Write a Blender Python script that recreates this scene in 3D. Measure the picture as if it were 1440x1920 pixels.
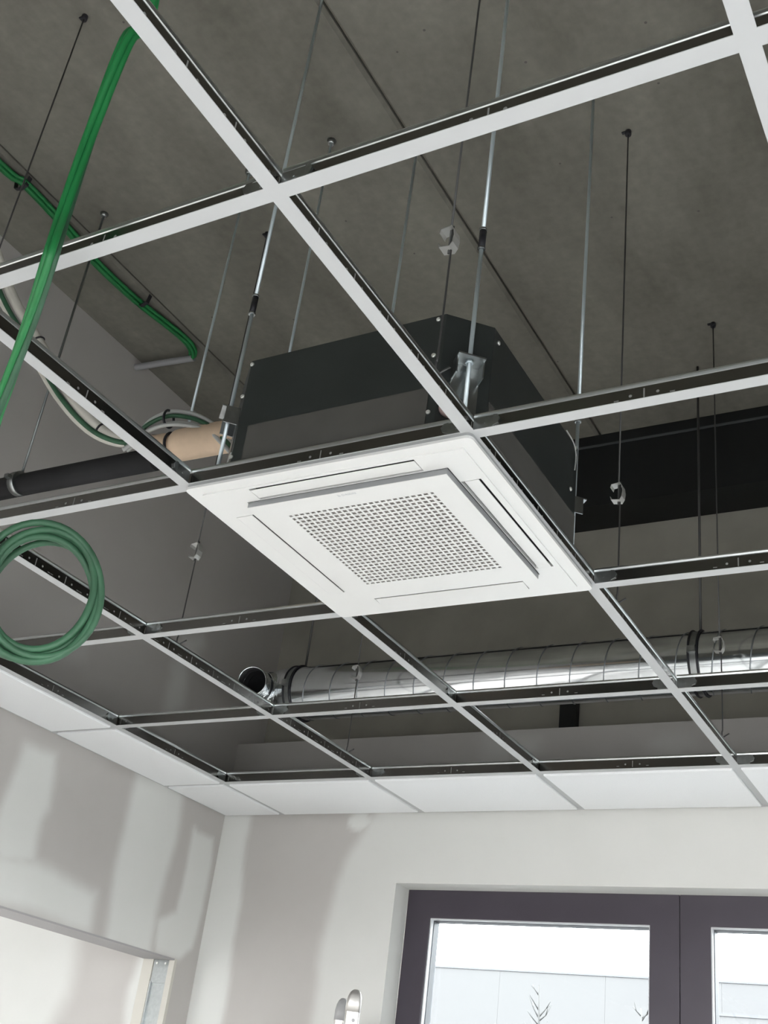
import bpy, bmesh, math, random
import numpy as np
from mathutils import Vector, Matrix
random.seed(4)
for o in list(bpy.data.objects): bpy.data.objects.remove(o)
S = bpy.context.scene
COL = S.collection
ZC = 2.70                      # height of the suspended ceiling grid above the floor; z below is measured from the grid

# ------------------------------------------------------------------ camera
cam_d = bpy.data.cameras.new('camera'); cam = bpy.data.objects.new('camera', cam_d); COL.objects.link(cam)
cam_d.sensor_fit = 'VERTICAL'; cam_d.sensor_height = 36.0; cam_d.sensor_width = 27.0
cam_d.lens = 2157.72 / 1920 * 36.0
cam_d.clip_start = 0.05; cam_d.clip_end = 500
RIGHT = Vector((0.87187074, 0.47462699, 0.12070893))
DOWN = Vector((-0.13753576, 0.47385721, -0.86979495))
FWD = Vector((-0.47002695, 0.74174697, 0.47842042))
m = Matrix.Identity(4)
for i in range(3):
    m[i][0] = RIGHT[i]; m[i][1] = -DOWN[i]; m[i][2] = -FWD[i]
m[0][3], m[1][3], m[2][3] = 0.7670795, -0.84485312, ZC - 1.05735274
cam.matrix_world = m
S.camera = cam

# ------------------------------------------------------------------ world, daylight, exposure
W = bpy.data.worlds.new('overcast_sky'); S.world = W; W.use_nodes = True
wn = W.node_tree; bg = wn.nodes['Background']; bg.inputs[1].default_value = 8.0
# overcast sky: three times as bright overhead as at the horizon, pale ground haze below
w_tc = wn.nodes.new('ShaderNodeTexCoord'); w_sx = wn.nodes.new('ShaderNodeSeparateXYZ'); wn.links.new(w_tc.outputs['Generated'], w_sx.inputs[0])
w_mr = wn.nodes.new('ShaderNodeMapRange'); w_mr.inputs[1].default_value = 0.0; w_mr.inputs[2].default_value = 1.0; w_mr.inputs[3].default_value = 1.0; w_mr.inputs[4].default_value = 3.0
wn.links.new(w_sx.outputs[2], w_mr.inputs[0])
w_mx = wn.nodes.new('ShaderNodeVectorMath'); w_mx.operation = 'SCALE'; w_mx.inputs[0].default_value = (0.93, 0.97, 1.0)
wn.links.new(w_mr.outputs[0], w_mx.inputs['Scale']); wn.links.new(w_mx.outputs[0], bg.inputs[0])
def window_light(name, loc, rot, sx, sy, power, col=(1, 0.985, 0.96), spread=180):
    l = bpy.data.lights.new(name, 'AREA'); l.shape = 'RECTANGLE'; l.size = sx; l.size_y = sy; l.energy = power; l.color = col; l.spread = math.radians(spread)
    o = bpy.data.objects.new(name, l); COL.objects.link(o); o.location = (loc[0], loc[1], loc[2] + ZC); o.rotation_euler = rot
    return o
# lamps at unseen window openings; the right and back ones are added fill
window_light('fill_right_opening', (2.12, -0.5, -1.1), (0, math.radians(64), 0), 1.4, 2.4, 50, spread=84)
window_light('fill_back_opening', (0.4, -2.42, -1.1), (math.radians(64), 0, 0), 2.4, 1.4, 50, spread=84)
window_light('daylight_next_room', (-3.95, 2.75, -1.2), (math.radians(-90), 0, 0), 1.1, 1.6, 36)
window_light('fill_next_room_back', (-3.6, -2.4, -1.1), (math.radians(75), 0, 0), 2.0, 1.4, 26)
vs = S.view_settings
S.display_settings.display_device = 'sRGB'
vs.view_transform = 'Standard'; vs.look = 'None'; vs.gamma = 1.0; vs.use_curve_mapping = False
vs.exposure = 0.7

# ------------------------------------------------------------------ materials
MATS = {}
def mat(name, col, rough=0.6, metal=0.0, noise=0.0, nscale=20.0, bump=0.0, bscale=80.0, spec=0.5, col2=None):
    M = bpy.data.materials.new(name); M.use_nodes = True; nt = M.node_tree; p = nt.nodes['Principled BSDF']
    p.inputs['Roughness'].default_value = rough; p.inputs['Metallic'].default_value = metal
    p.inputs['Specular IOR Level'].default_value = spec
    tc = nt.nodes.new('ShaderNodeTexCoord')
    if noise or col2:
        n = nt.nodes.new('ShaderNodeTexNoise'); n.inputs['Scale'].default_value = nscale; n.inputs['Detail'].default_value = 6
        nt.links.new(tc.outputs['Object'], n.inputs['Vector'])
        mx = nt.nodes.new('ShaderNodeMix'); mx.data_type = 'RGBA'
        c2 = col2 if col2 else tuple(c * (1 - noise) for c in col)
        mx.inputs[6].default_value = (*col, 1); mx.inputs[7].default_value = (*c2, 1)
        r = nt.nodes.new('ShaderNodeMapRange'); r.inputs[1].default_value = 0.35; r.inputs[2].default_value = 0.65
        nt.links.new(n.outputs[0], r.inputs[0]); nt.links.new(r.outputs[0], mx.inputs[0]); nt.links.new(mx.outputs[2], p.inputs['Base Color'])
    else:
        p.inputs['Base Color'].default_value = (*col, 1)
    if bump:
        b = nt.nodes.new('ShaderNodeTexNoise'); b.inputs['Scale'].default_value = bscale; b.inputs['Detail'].default_value = 4
        nt.links.new(tc.outputs['Object'], b.inputs['Vector'])
        bp = nt.nodes.new('ShaderNodeBump'); bp.inputs['Strength'].default_value = bump; bp.inputs['Distance'].default_value = 0.004
        nt.links.new(b.outputs[0], bp.inputs['Height']); nt.links.new(bp.outputs[0], p.inputs['Normal'])
    MATS[name] = M
    return M
M_WHITE = mat('white_grid_paint', (0.475, 0.482, 0.487), 0.6, spec=0.25)
M_TILE = mat('white_mineral_tile', (0.82, 0.83, 0.84), 0.9, noise=0.03, nscale=300)
M_GALV = mat('galvanised_steel', (0.42, 0.44, 0.44), 0.32, 1.0, noise=0.12, nscale=90)
M_WEB = mat('steel_web_dark_reflection', (0.24, 0.235, 0.225), 0.22, 1.0)  # galvanised steel darkened: the dark slab's reflection put into its colour
M_BULB = mat('steel_bulb_highlight', (0.75, 0.78, 0.78), 0.28, 1.0)  # same steel lightened: the bulb's highlight line put into its colour
M_WIREG = mat('grey_threaded_rod', (0.26, 0.28, 0.28), 0.4, 0.9)
M_ROD = mat('zinc_plated_rod', (0.62, 0.70, 0.74), 0.30, 0.6)
M_WIRE = mat('dull_steel_wire', (0.10, 0.10, 0.10), 0.5, 0.6)
M_DUCT = mat('spiral_duct_zinc', (0.90, 0.94, 0.97), 0.13, 1.0, noise=0.08, nscale=25)
M_SEAM = mat('duct_seam_zinc', (0.32, 0.34, 0.36), 0.45, 1.0)
M_SLOT = mat('punched_slot_steel', (0.24, 0.24, 0.23), 0.6, 0.2)
M_SPRING = mat('spring_steel_clip', (0.62, 0.62, 0.60), 0.4, 0.7)
M_BODY = mat('dark_coated_sheet_metal', (0.075, 0.085, 0.085), 0.38, 0.7, noise=0.1, nscale=8)
M_BAND = mat('grey_insulation_board', (0.078, 0.075, 0.068), 0.85, noise=0.1, nscale=15)
M_SCREW = mat('bright_screw', (0.85, 0.86, 0.82), 0.35, 0.6)
M_PANEL = mat('white_plastic', (0.70, 0.70, 0.69), 0.38)
M_EDGE = mat('grey_plate_edge', (0.26, 0.265, 0.27), 0.5)  # edge of the centre plate, darker grey than its white face
M_RIMSHADE = mat('grey_rim_shade', (0.33, 0.335, 0.335), 0.8)
M_DARK = mat('dark_hollow_shade', (0.05, 0.05, 0.055), 0.7)
M_FILTER = mat('grey_filter_mesh', (0.33, 0.30, 0.285), 0.9, noise=0.15, nscale=60)
M_INK = mat('grey_lettering', (0.52, 0.53, 0.55), 0.5)
M_GREEN = mat('green_cable_sheath', (0.014, 0.195, 0.052), 0.45, noise=0.2, nscale=9)
M_GREEN2 = mat('green_cable_sheath_dusty', (0.036, 0.115, 0.060), 0.55, noise=0.35, nscale=14)
M_GREYC = mat('grey_cable_sheath', (0.42, 0.43, 0.42), 0.5)
M_HOSE = mat('white_pipe_insulation', (0.62, 0.60, 0.54), 0.7, noise=0.12, nscale=18)
M_BEIGE = mat('beige_pipe_insulation', (0.66, 0.50, 0.36), 0.75, noise=0.18, nscale=14)
M_BLACK = mat('black_rubber_insulation', (0.016, 0.016, 0.018), 0.8, noise=0.3, nscale=12)
M_TIE = mat('black_cable_tie', (0.015, 0.015, 0.02), 0.5)
M_CONDUIT = mat('grey_plastic_conduit', (0.34, 0.34, 0.35), 0.5)
M_BEAM = mat('black_painted_beam', (0.006, 0.0075, 0.0085), 0.55, noise=0.3, nscale=5)
M_BEAML = mat('dark_grey_seam', (0.07, 0.075, 0.08), 0.5)
M_FRAME = mat('anthracite_window_frame', (0.050, 0.042, 0.056), 0.42, noise=0.1, nscale=6)
M_ALU = mat('brushed_aluminium', (0.60, 0.58, 0.56), 0.42, 0.85)
M_ALUG = mat('grey_ladder_plastic', (0.30, 0.30, 0.305), 0.5)
M_BEAD = mat('grey_glazing_bead', (0.075, 0.08, 0.09), 0.5)
M_BEADW = mat('pale_glazing_gasket', (0.55, 0.56, 0.58), 0.5)
M_BOARDE = mat('cream_board_edge', (0.54, 0.52, 0.47), 0.8)
M_HEAD = mat('shaded_head_board', (0.36, 0.35, 0.35), 0.85)  # underside of the doorway head, its shade put into the grey
M_FLOOR = mat('grey_screed', (0.24, 0.235, 0.225), 0.8, noise=0.2, nscale=4)
M_PLAIN = mat('skimmed_plaster', (0.66, 0.655, 0.64), 0.85, noise=0.04, nscale=5)
M_BLOCK = mat('grey_rendered_wall', (0.37, 0.355, 0.31), 0.9, noise=0.15, nscale=5)
M_GROUND = mat('dark_asphalt_ground', (0.045, 0.045, 0.045), 0.9, noise=0.2, nscale=2)
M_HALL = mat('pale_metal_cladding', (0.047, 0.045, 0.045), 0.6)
M_HALLE = mat('grey_roof_trim', (0.05, 0.05, 0.055), 0.6)
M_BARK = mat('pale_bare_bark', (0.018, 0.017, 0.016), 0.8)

def concrete():
    M = bpy.data.materials.new('precast_concrete'); M.use_nodes = True; nt = M.node_tree; p = nt.nodes['Principled BSDF']
    p.inputs['Roughness'].default_value = 0.9
    tc = nt.nodes.new('ShaderNodeTexCoord')
    mp = nt.nodes.new('ShaderNodeMapping'); mp.inputs['Scale'].default_value = (1.0, 0.35, 1.0)
    nt.links.new(tc.outputs['Object'], mp.inputs[0])
    n1 = nt.nodes.new('ShaderNodeTexNoise'); n1.inputs['Scale'].default_value = 3.2; n1.inputs['Detail'].default_value = 8; n1.inputs['Roughness'].default_value = 0.62
    n2 = nt.nodes.new('ShaderNodeTexNoise'); n2.inputs['Scale'].default_value = 34; n2.inputs['Detail'].default_value = 5
    n3 = nt.nodes.new('ShaderNodeTexVoronoi'); n3.inputs['Scale'].default_value = 9
    nt.links.new(mp.outputs[0], n1.inputs['Vector']); nt.links.new(tc.outputs['Object'], n2.inputs['Vector']); nt.links.new(tc.outputs['Object'], n3.inputs['Vector'])
    r = nt.nodes.new('ShaderNodeValToRGB')
    r.color_ramp.elements[0].position = 0.33; r.color_ramp.elements[0].color = (0.160, 0.153, 0.127, 1)
    r.color_ramp.elements[1].position = 0.68; r.color_ramp.elements[1].color = (0.275, 0.263, 0.225, 1)
    nt.links.new(n1.outputs[0], r.inputs[0])
    mx = nt.nodes.new('ShaderNodeMix'); mx.data_type = 'RGBA'; mx.blend_type = 'MULTIPLY'; mx.inputs[0].default_value = 0.35
    nt.links.new(r.outputs[0], mx.inputs[6]); nt.links.new(n2.outputs[0], mx.inputs[7])
    # pin holes
    lt = nt.nodes.new('ShaderNodeMath'); lt.operation = 'LESS_THAN'; lt.inputs[1].default_value = 0.035; nt.links.new(n3.outputs['Distance'], lt.inputs[0])
    mx2 = nt.nodes.new('ShaderNodeMix'); mx2.data_type = 'RGBA'; mx2.inputs[7].default_value = (0.10, 0.095, 0.085, 1)
    nt.links.new(lt.outputs[0], mx2.inputs[0]); nt.links.new(mx.outputs[2], mx2.inputs[6]); nt.links.new(mx2.outputs[2], p.inputs['Base Color'])
    bp = nt.nodes.new('ShaderNodeBump'); bp.inputs['Strength'].default_value = 0.25; bp.inputs['Distance'].default_value = 0.004
    nt.links.new(n2.outputs[0], bp.inputs['Height']); nt.links.new(bp.outputs[0], p.inputs['Normal'])
    return M
M_CONC = concrete()

def gypsum():
    M = bpy.data.materials.new('plasterboard_with_filler'); M.use_nodes = True; nt = M.node_tree; p = nt.nodes['Principled BSDF']
    p.inputs['Roughness'].default_value = 0.88
    a = nt.nodes.new('ShaderNodeAttribute'); a.attribute_name = 'filler'
    tc = nt.nodes.new('ShaderNodeTexCoord')
    n = nt.nodes.new('ShaderNodeTexNoise'); n.inputs['Scale'].default_value = 6; n.inputs['Detail'].default_value = 7
    nt.links.new(tc.outputs['Object'], n.inputs['Vector'])
    b = nt.nodes.new('ShaderNodeMix'); b.data_type = 'RGBA'; b.inputs[6].default_value = (0.440, 0.418, 0.400, 1); b.inputs[7].default_value = (0.478, 0.460, 0.442, 1)
    f = nt.nodes.new('ShaderNodeMix'); f.data_type = 'RGBA'; f.inputs[6].default_value = (0.62, 0.625, 0.60, 1); f.inputs[7].default_value = (0.67, 0.67, 0.65, 1)
    nt.links.new(n.outputs[0], b.inputs[0]); nt.links.new(n.outputs[0], f.inputs[0])
    x = nt.nodes.new('ShaderNodeMix'); x.data_type = 'RGBA'
    nt.links.new(a.outputs['Fac'], x.inputs[0]); nt.links.new(b.outputs[2], x.inputs[6]); nt.links.new(f.outputs[2], x.inputs[7])
    nt.links.new(x.outputs[2], p.inputs['Base Color'])
    return M
M_GYPS = gypsum()

def glass():
    M = bpy.data.materials.new('window_glass'); M.use_nodes = True; nt = M.node_tree
    nt.nodes.remove(nt.nodes['Principled BSDF']); out = nt.nodes['Material Output']
    t = nt.nodes.new('ShaderNodeBsdfTransparent'); t.inputs[0].default_value = (0.95, 0.97, 0.97, 1)
    g = nt.nodes.new('ShaderNodeBsdfGlossy'); g.inputs['Roughness'].default_value = 0.02
    fr = nt.nodes.new('ShaderNodeFresnel'); fr.inputs[0].default_value = 1.45
    x = nt.nodes.new('ShaderNodeMixShader')
    nt.links.new(fr.outputs[0], x.inputs[0]); nt.links.new(t.outputs[0], x.inputs[1]); nt.links.new(g.outputs[0], x.inputs[2]); nt.links.new(x.outputs[0], out.inputs[0])
    return M
M_GLASS = glass()

# ------------------------------------------------------------------ mesh helpers
class MB:
    def __init__(s): s.v = []; s.f = []; s.smooth = []
    def add(s, vs, fs, smooth=False):
        n = len(s.v); s.v += [tuple(p) for p in vs]
        for f in fs: s.f.append(tuple(i + n for i in f)); s.smooth.append(smooth)
        return s
    def box(s, x0, x1, y0, y1, z0, z1):
        v = [(x0, y0, z0), (x1, y0, z0), (x1, y1, z0), (x0, y1, z0), (x0, y0, z1), (x1, y0, z1), (x1, y1, z1), (x0, y1, z1)]
        return s.add(v, [(0, 3, 2, 1), (4, 5, 6, 7), (0, 1, 5, 4), (1, 2, 6, 5), (2, 3, 7, 6), (3, 0, 4, 7)])
    def prism(s, pts, z0, z1):                     # pts: ccw polygon in xy
        n = len(pts); v = [(x, y, z0) for x, y in pts] + [(x, y, z1) for x, y in pts]
        f = [tuple(range(n - 1, -1, -1)), tuple(range(n, 2 * n))] + [(i, (i + 1) % n, n + (i + 1) % n, n + i) for i in range(n)]
        return s.add(v, f)
    def bevbox(s, x0, x1, y0, y1, z0, z1, b):      # box with a chamfer along its lower edges
        a = [(x0 + b, y0 + b), (x1 - b, y0 + b), (x1 - b, y1 - b), (x0 + b, y1 - b)]
        c = [(x0, y0), (x1, y0), (x1, y1), (x0, y1)]
        v = [(x, y, z0) for x, y in a] + [(x, y, z0 + b) for x, y in c] + [(x, y, z1) for x, y in c]
        f = [(3, 2, 1, 0), (8, 9, 10, 11)]
        for k in (0, 4): f += [(k + i, k + (i + 1) % 4, k + 4 + (i + 1) % 4, k + 4 + i) for i in range(4)]
        return s.add(v, f)
    def tube(s, path, r, n=10, caps=True, closed=False):
        P = [Vector(p) for p in path]; N = len(P); R = r if isinstance(r, (list, tuple)) else [r] * N
        T = []
        for i in range(N):
            a = P[(i - 1) % N] if (closed or i > 0) else P[i]; b = P[(i + 1) % N] if (closed or i < N - 1) else P[i]
            T.append((b - a).normalized())
        ref = Vector((0, 0, 1)) if abs(T[0].z) < 0.9 else Vector((1, 0, 0))
        u = T[0].cross(ref).normalized(); v = []
        for i in range(N):
            u = (u - T[i] * u.dot(T[i])).normalized(); w = T[i].cross(u)
            for k in range(n):
                a = 2 * math.pi * k / n; v.append(P[i] + (u * math.cos(a) + w * math.sin(a)) * R[i])
        f = []
        for i in range(N if closed else N - 1):
            j = (i + 1) % N
            for k in range(n):
                l = (k + 1) % n; f.append((i * n + k, i * n + l, j * n + l, j * n + k))
        base = len(s.v); s.add(v, f, True)
        if caps and not closed:
            s.f.append(tuple(base + k for k in range(n - 1, -1, -1))); s.smooth.append(False)
            s.f.append(tuple(base + (N - 1) * n + k for k in range(n))); s.smooth.append(False)
        return s
    def cyl(s, a, b, r, n=12): return s.tube([a, b], r, n)
    def ribbon(s, path, wdir, w, t):               # bent flat strip: path, width direction, width, thickness
        P = [Vector(p) for p in path]; wd = Vector(wdir).normalized(); v = []; N = len(P)
        for i in range(N):
            a = P[max(i - 1, 0)]; b = P[min(i + 1, N - 1)]; n = (b - a).cross(wd).normalized()
            for q in ((-1, -1), (1, -1), (1, 1), (-1, 1)): v.append(P[i] + wd * (q[0] * w / 2) + n * (q[1] * t / 2))
        f = [(3, 2, 1, 0), tuple((N - 1) * 4 + k for k in range(4))]
        for i in range(N - 1):
            for k in range(4): f.append((i * 4 + k, i * 4 + (k + 1) % 4, i * 4 + 4 + (k + 1) % 4, i * 4 + 4 + k))
        return s.add(v, f)
    def plate(s, xs, ys, z0, z1, hole):            # plate cut from a grid, cells where hole(i,j) are open
        nx, ny = len(xs), len(ys); v = [(x, y, z) for z in (z0, z1) for y in ys for x in xs]
        I = lambda i, j, k: k * nx * ny + j * nx + i
        solid = lambda i, j: 0 <= i < nx - 1 and 0 <= j < ny - 1 and not hole(i, j)
        f = []
        for j in range(ny - 1):
            for i in range(nx - 1):
                if not solid(i, j): continue
                f.append((I(i, j, 0), I(i, j + 1, 0), I(i + 1, j + 1, 0), I(i + 1, j, 0)))
                f.append((I(i, j, 1), I(i + 1, j, 1), I(i + 1, j + 1, 1), I(i, j + 1, 1)))
                if not solid(i - 1, j): f.append((I(i, j, 0), I(i, j, 1), I(i, j + 1, 1), I(i, j + 1, 0)))
                if not solid(i + 1, j): f.append((I(i + 1, j, 0), I(i + 1, j + 1, 0), I(i + 1, j + 1, 1), I(i + 1, j, 1)))
                if not solid(i, j - 1): f.append((I(i, j, 0), I(i + 1, j, 0), I(i + 1, j, 1), I(i, j, 1)))
                if not solid(i, j + 1): f.append((I(i, j + 1, 0), I(i, j + 1, 1), I(i + 1, j + 1, 1), I(i + 1, j + 1, 0)))
        return s.add(v, f)
    def xform(s, M4):
        s.v = [tuple(M4 @ Vector(p)) for p in s.v]; return s

ORG = {}                                           # object -> its origin, measured from the grid
def obj(name, mb, material, parent=None, loc=None, bevel=0):
    o_ = Vector(ORG[parent.name]) if parent is not None else Vector(loc if loc else (0, 0, 0))
    me = bpy.data.meshes.new(name)
    me.from_pydata([(p[0] - o_.x, p[1] - o_.y, p[2] - o_.z) for p in mb.v], [], mb.f)
    for p, sm in zip(me.polygons, mb.smooth): p.use_smooth = sm
    me.materials.append(material); me.update()
    o = bpy.data.objects.new(name, me); COL.objects.link(o)
    if parent is not None: o.parent = parent
    else: o.location = (o_.x, o_.y, o_.z + ZC)
    ORG[o.name] = tuple(o_)
    if bevel:
        b = o.modifiers.new('bevel', 'BEVEL'); b.width = bevel; b.segments = 2; b.limit_method = 'ANGLE'
    return o
def thing(name, label, cat, loc, group=None):
    o = bpy.data.objects.new(name, None); COL.objects.link(o); o.empty_display_size = 0.05
    o.location = (loc[0], loc[1], loc[2] + ZC); ORG[o.name] = tuple(loc)
    return tag(o, label, cat, group)
def tag(o, label, cat, group=None):
    o['label'] = label; o['category'] = cat
    if group: o['group'] = group
    return o
def struct(o, label=None):
    o['kind'] = 'structure'
    if label: o['label'] = label
    return o
def copy_thing(src, loc, label, rz=0.0):
    c = src.copy(); COL.objects.link(c); c.location = (loc[0], loc[1], loc[2] + ZC); c.rotation_euler = (0, 0, rz); c['label'] = label
    ORG[c.name] = tuple(loc)
    for ch in src.children:
        d = ch.copy(); COL.objects.link(d); d.parent = c
        for g in ch.children:
            e = g.copy(); COL.objects.link(e); e.parent = d
    return c
def smooth_path(P, k=6):                           # Catmull-Rom
    P = [Vector(p) for p in P]; out = []
    for i in range(len(P) - 1):
        a = P[i - 1] if i else P[0] * 2 - P[1]; b = P[i]; c = P[i + 1]; d = P[i + 2] if i + 2 < len(P) else P[-1] * 2 - P[-2]
        for j in range(k):
            t = j / k
            out.append(0.5 * ((2 * b) + (c - a) * t + (2 * a - 5 * b + 4 * c - d) * t * t + (3 * b - a - 3 * c + d) * t ** 3))
    out.append(P[-1]); return out
def strand(path, off, twist, phase):               # offset copy of a path, twisting around it
    P = [Vector(p) for p in path]; out = []; s = 0; u = None
    for i, p in enumerate(P):
        if i: s += (P[i] - P[i - 1]).length
        t = (P[min(i + 1, len(P) - 1)] - P[max(i - 1, 0)]).normalized()
        if u is None: u = t.cross(Vector((0.3, 0.5, 0.8))).normalized()
        u = (u - t * u.dot(t)).normalized(); w = t.cross(u); a = phase + s * twist
        out.append(p + (u * math.cos(a) + w * math.sin(a)) * off)
    return out

# ================================================================== THE SETTING
XL, XR, YW, YB, SLAB, FLOOR = -2.085, 2.2, 2.80, -2.5, 1.48, -ZC
XN = -5.2                                          # far side of the next room
b = MB().box(XN, XR, YB, 3.2, FLOOR - 0.2, FLOOR); struct(obj('floor', b, M_FLOOR), 'grey screed floor')

# precast planks with open joints
ceil = bpy.data.objects.new('ceiling', None); COL.objects.link(ceil); ceil.location = (0, 0, SLAB + ZC); ORG['ceiling'] = (0, 0, SLAB); struct(ceil, 'grey precast concrete slab above the grid')
x = -0.585 - 1.2 * 4
while x < XR:
    x0, x1 = x, x + 1.2
    obj('plank', MB().bevbox(x0 + 0.0035, x1 - 0.0035, YB - 0.1, 3.25, SLAB, SLAB + 0.2, 0.010), M_CONC, ceil)
    x += 1.2
obj('plank_infill', MB().box(XN - 0.5, XR + 1, YB - 0.1, 3.25, SLAB + 0.03, SLAB + 0.22), M_BLACK, ceil)

# ---- plasterboard walls with filler
def poly_sd(U, V, poly):
    P = np.array(poly, float); d = np.full(U.shape, 1e9); ins = np.zeros(U.shape, bool); n = len(P)
    for i in range(n):
        a, c = P[i], P[(i + 1) % n]; e = c - a; w0 = U - a[0]; w1 = V - a[1]
        t = np.clip((w0 * e[0] + w1 * e[1]) / (e @ e + 1e-12), 0, 1)
        d = np.minimum(d, np.hypot(w0 - t * e[0], w1 - t * e[1]))
        cr = ((a[1] > V) != (c[1] > V)) & (U < (c[0] - a[0]) * (V - a[1]) / (c[1] - a[1] + 1e-12) + a[0]); ins ^= cr
    return np.where(ins, d, -d)
def wob(U, V): return 0.004 * np.sin(13 * U + 3 * np.sin(5 * V)) + 0.003 * np.sin(21 * V + 2 * np.sin(9 * U)) + 0.0012 * np.sin(90 * U + 75 * V)
def filler_mask(U, V, patches):
    m_ = np.zeros(U.shape)
    for poly, soft, amt in patches:
        sd = poly_sd(U, V, poly) + wob(U, V); t = np.clip(sd / soft * 0.5 + 0.5, 0, 1); m_ = np.maximum(m_, amt * t * t * (3 - 2 * t))
    return m_
def breaks(a, b_, fine0, fine1, fine, coarse, extra=()):
    L = [a, b_, fine0, fine1, *extra]; L += list(np.arange(fine0, fine1, fine)); L += list(np.arange(a, b_, coarse))
    L = sorted(v for v in L if a - 1e-9 <= v <= b_ + 1e-9); out = [L[0]]
    for v in L[1:]:
        if v - out[-1] > 0.002: out.append(v)
        elif v in extra or v == b_: out[-1] = v
    return out
def wall(name, us, vs_, to3, thick, opening, patches, label):
    # front face grid (with the filler mask), back face and reveals
    nu, nv = len(us), len(vs_); U, V = np.meshgrid(us, vs_); mk = filler_mask(U, V, patches).ravel()
    mb = MB(); mb.v = [tuple(to3(u, v, 0)) for v in vs_ for u in us] + [tuple(to3(u, v, thick)) for v in vs_ for u in us]
    n = nu * nv
    op = lambda i, j: any(o[0] - 1e-4 <= us[i] and us[i + 1] <= o[1] + 1e-4 and o[2] - 1e-4 <= vs_[j] and vs_[j + 1] <= o[3] + 1e-4 for o in opening)
    sol = [[not op(i, j) for i in range(nu - 1)] for j in range(nv - 1)]
    S_ = lambda i, j: 0 <= i < nu - 1 and 0 <= j < nv - 1 and sol[j][i]
    I = lambda i, j: j * nu + i
    for j in range(nv - 1):
        for i in range(nu - 1):
            if not sol[j][i]: continue
            q = (I(i, j), I(i + 1, j), I(i + 1, j + 1), I(i, j + 1)); mb.f.append(q); mb.f.append(tuple(n + k for k in q[::-1]))
            if not S_(i - 1, j): mb.f.append((q[0], q[3], n + q[3], n + q[0]))
            if not S_(i + 1, j): mb.f.append((q[1], n + q[1], n + q[2], q[2]))
            if not S_(i, j - 1): mb.f.append((q[0], n + q[0], n + q[1], q[1]))
            if not S_(i, j + 1): mb.f.append((q[3], q[2], n + q[2], n + q[3]))
    mb.smooth = [False] * len(mb.f)
    o = obj(name, mb, M_GYPS); at = o.data.attributes.new('filler', 'FLOAT', 'POINT')
    at.data.foreach_set('value', np.concatenate([mk, mk]).astype(np.float32)); struct(o, label)
    return o
A_ = [(1.709, -0.07), (1.854, -0.057), (1.883, -0.236), (1.863, -0.281), (1.873, -0.406), (1.739, -0.439), (1.66, -0.42), (1.69, -0.245)]
B_ = [(1.3, -0.46), (1.60, -0.44), (1.873, -0.406), (1.967, -0.408), (2.187, -0.436), (2.196, -0.556), (1.3, -0.556)]
C_ = [(2.252, 0.06), (2.52, 0.06), (2.543, -0.154), (2.536, -0.253), (2.518, -0.427), (2.528, -0.58), (2.282, -0.58), (2.256, -0.357), (2.25, -0.137)]
D_ = [(2.631, -0.095), (2.653, -0.11), (2.756, -0.103), (2.766, -0.187), (2.772, -0.365), (2.751, -0.503), (2.69, -0.56), (2.55, -0.556), (2.527, -0.453), (2.621, -0.406), (2.624, -0.271)]
H_ = [(2.34, 0.568), (2.445, 0.624), (2.474, 0.59), (2.412, 0.508), (2.411, 0.408), (2.422, 0.325), (2.317, 0.20), (2.316, 0.392), (2.302, 0.43)]
H2 = [(1.70, 0.263), (1.866, 0.33), (1.868, 0.286), (1.754, 0.23)]
DOOR = (1.55, 2.68, FLOOR, -0.56)
us = breaks(YB, 3.0, 1.2, 2.8, 0.014, 0.4, (DOOR[0], DOOR[1])); vs1 = breaks(FLOOR, SLAB, -0.9, 0.7, 0.014, 0.3, (DOOR[3],))
wall('wall_left', us, vs1, lambda u, v, t: (XL - t, u, v), 0.145, [DOOR],
     [(A_, 0.03, 1), (B_, 0.035, 1), (C_, 0.03, 1), (D_, 0.02, 1), (H_, 0.04, 0.7), (H2, 0.04, 0.4)], 'left plasterboard wall with pale strips of joint filler')
E_ = [(-2.1, 0.02), (-1.957, 0.02), (-1.954, -0.148), (-1.935, -0.345), (-1.927, -0.544), (-1.927, -1.2), (-2.1, -1.2)]
F_ = [(4.3, 0.1), (-1.363, 0.05), (-1.427, -0.031), (-1.497, -0.166), (-1.526, -0.261), (-1.538, -0.392), (-1.56, -0.528), (-1.546, -0.726), (-1.55, -2.8), (4.3, -2.8)]
G_ = [(-1.466 + 0.052 * math.cos(a), -0.032 + 0.04 * math.sin(a)) for a in np.linspace(0, 2 * math.pi, 14)[:-1]]
I_ = [(-0.992, 0.284), (-0.879, 0.298), (-0.764, 0.263), (-0.761, 0.214), (-0.788, 0.167), (-0.983, 0.174)]
J_ = [(-0.304 + 0.08 * math.cos(a), 0.214 + 0.042 * math.sin(a)) for a in np.linspace(0, 2 * math.pi, 16)[:-1]]
K_ = [(-2.361, -0.5), (-2.20, -0.5), (-2.20, -1.2), (-2.366, -1.2), (-2.366, -0.78), (-2.389, -0.66), (-2.376, -0.592)]
KL = [(-3.4, 0), (-2.699, 0), (-2.699, -0.461), (-2.689, -0.577), (-2.676, -0.7), (-2.724, -0.804), (-2.75, -1.6), (-3.4, -1.6)]  # next room's wall, brighter on the left: window light put into the mask
WIN = (-1.28, 1.64, -2.60, -0.25); WINN = (-4.6, -3.35, -2.60, -0.28)
us = breaks(XN, XR, -2.8, 0.3, 0.016, 0.4, (*WIN[:2], *WINN[:2])); vs2 = breaks(FLOOR, 0.29, -0.86, 0.29, 0.014, 0.3, (*WIN[2:], *WINN[2:]))
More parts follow.
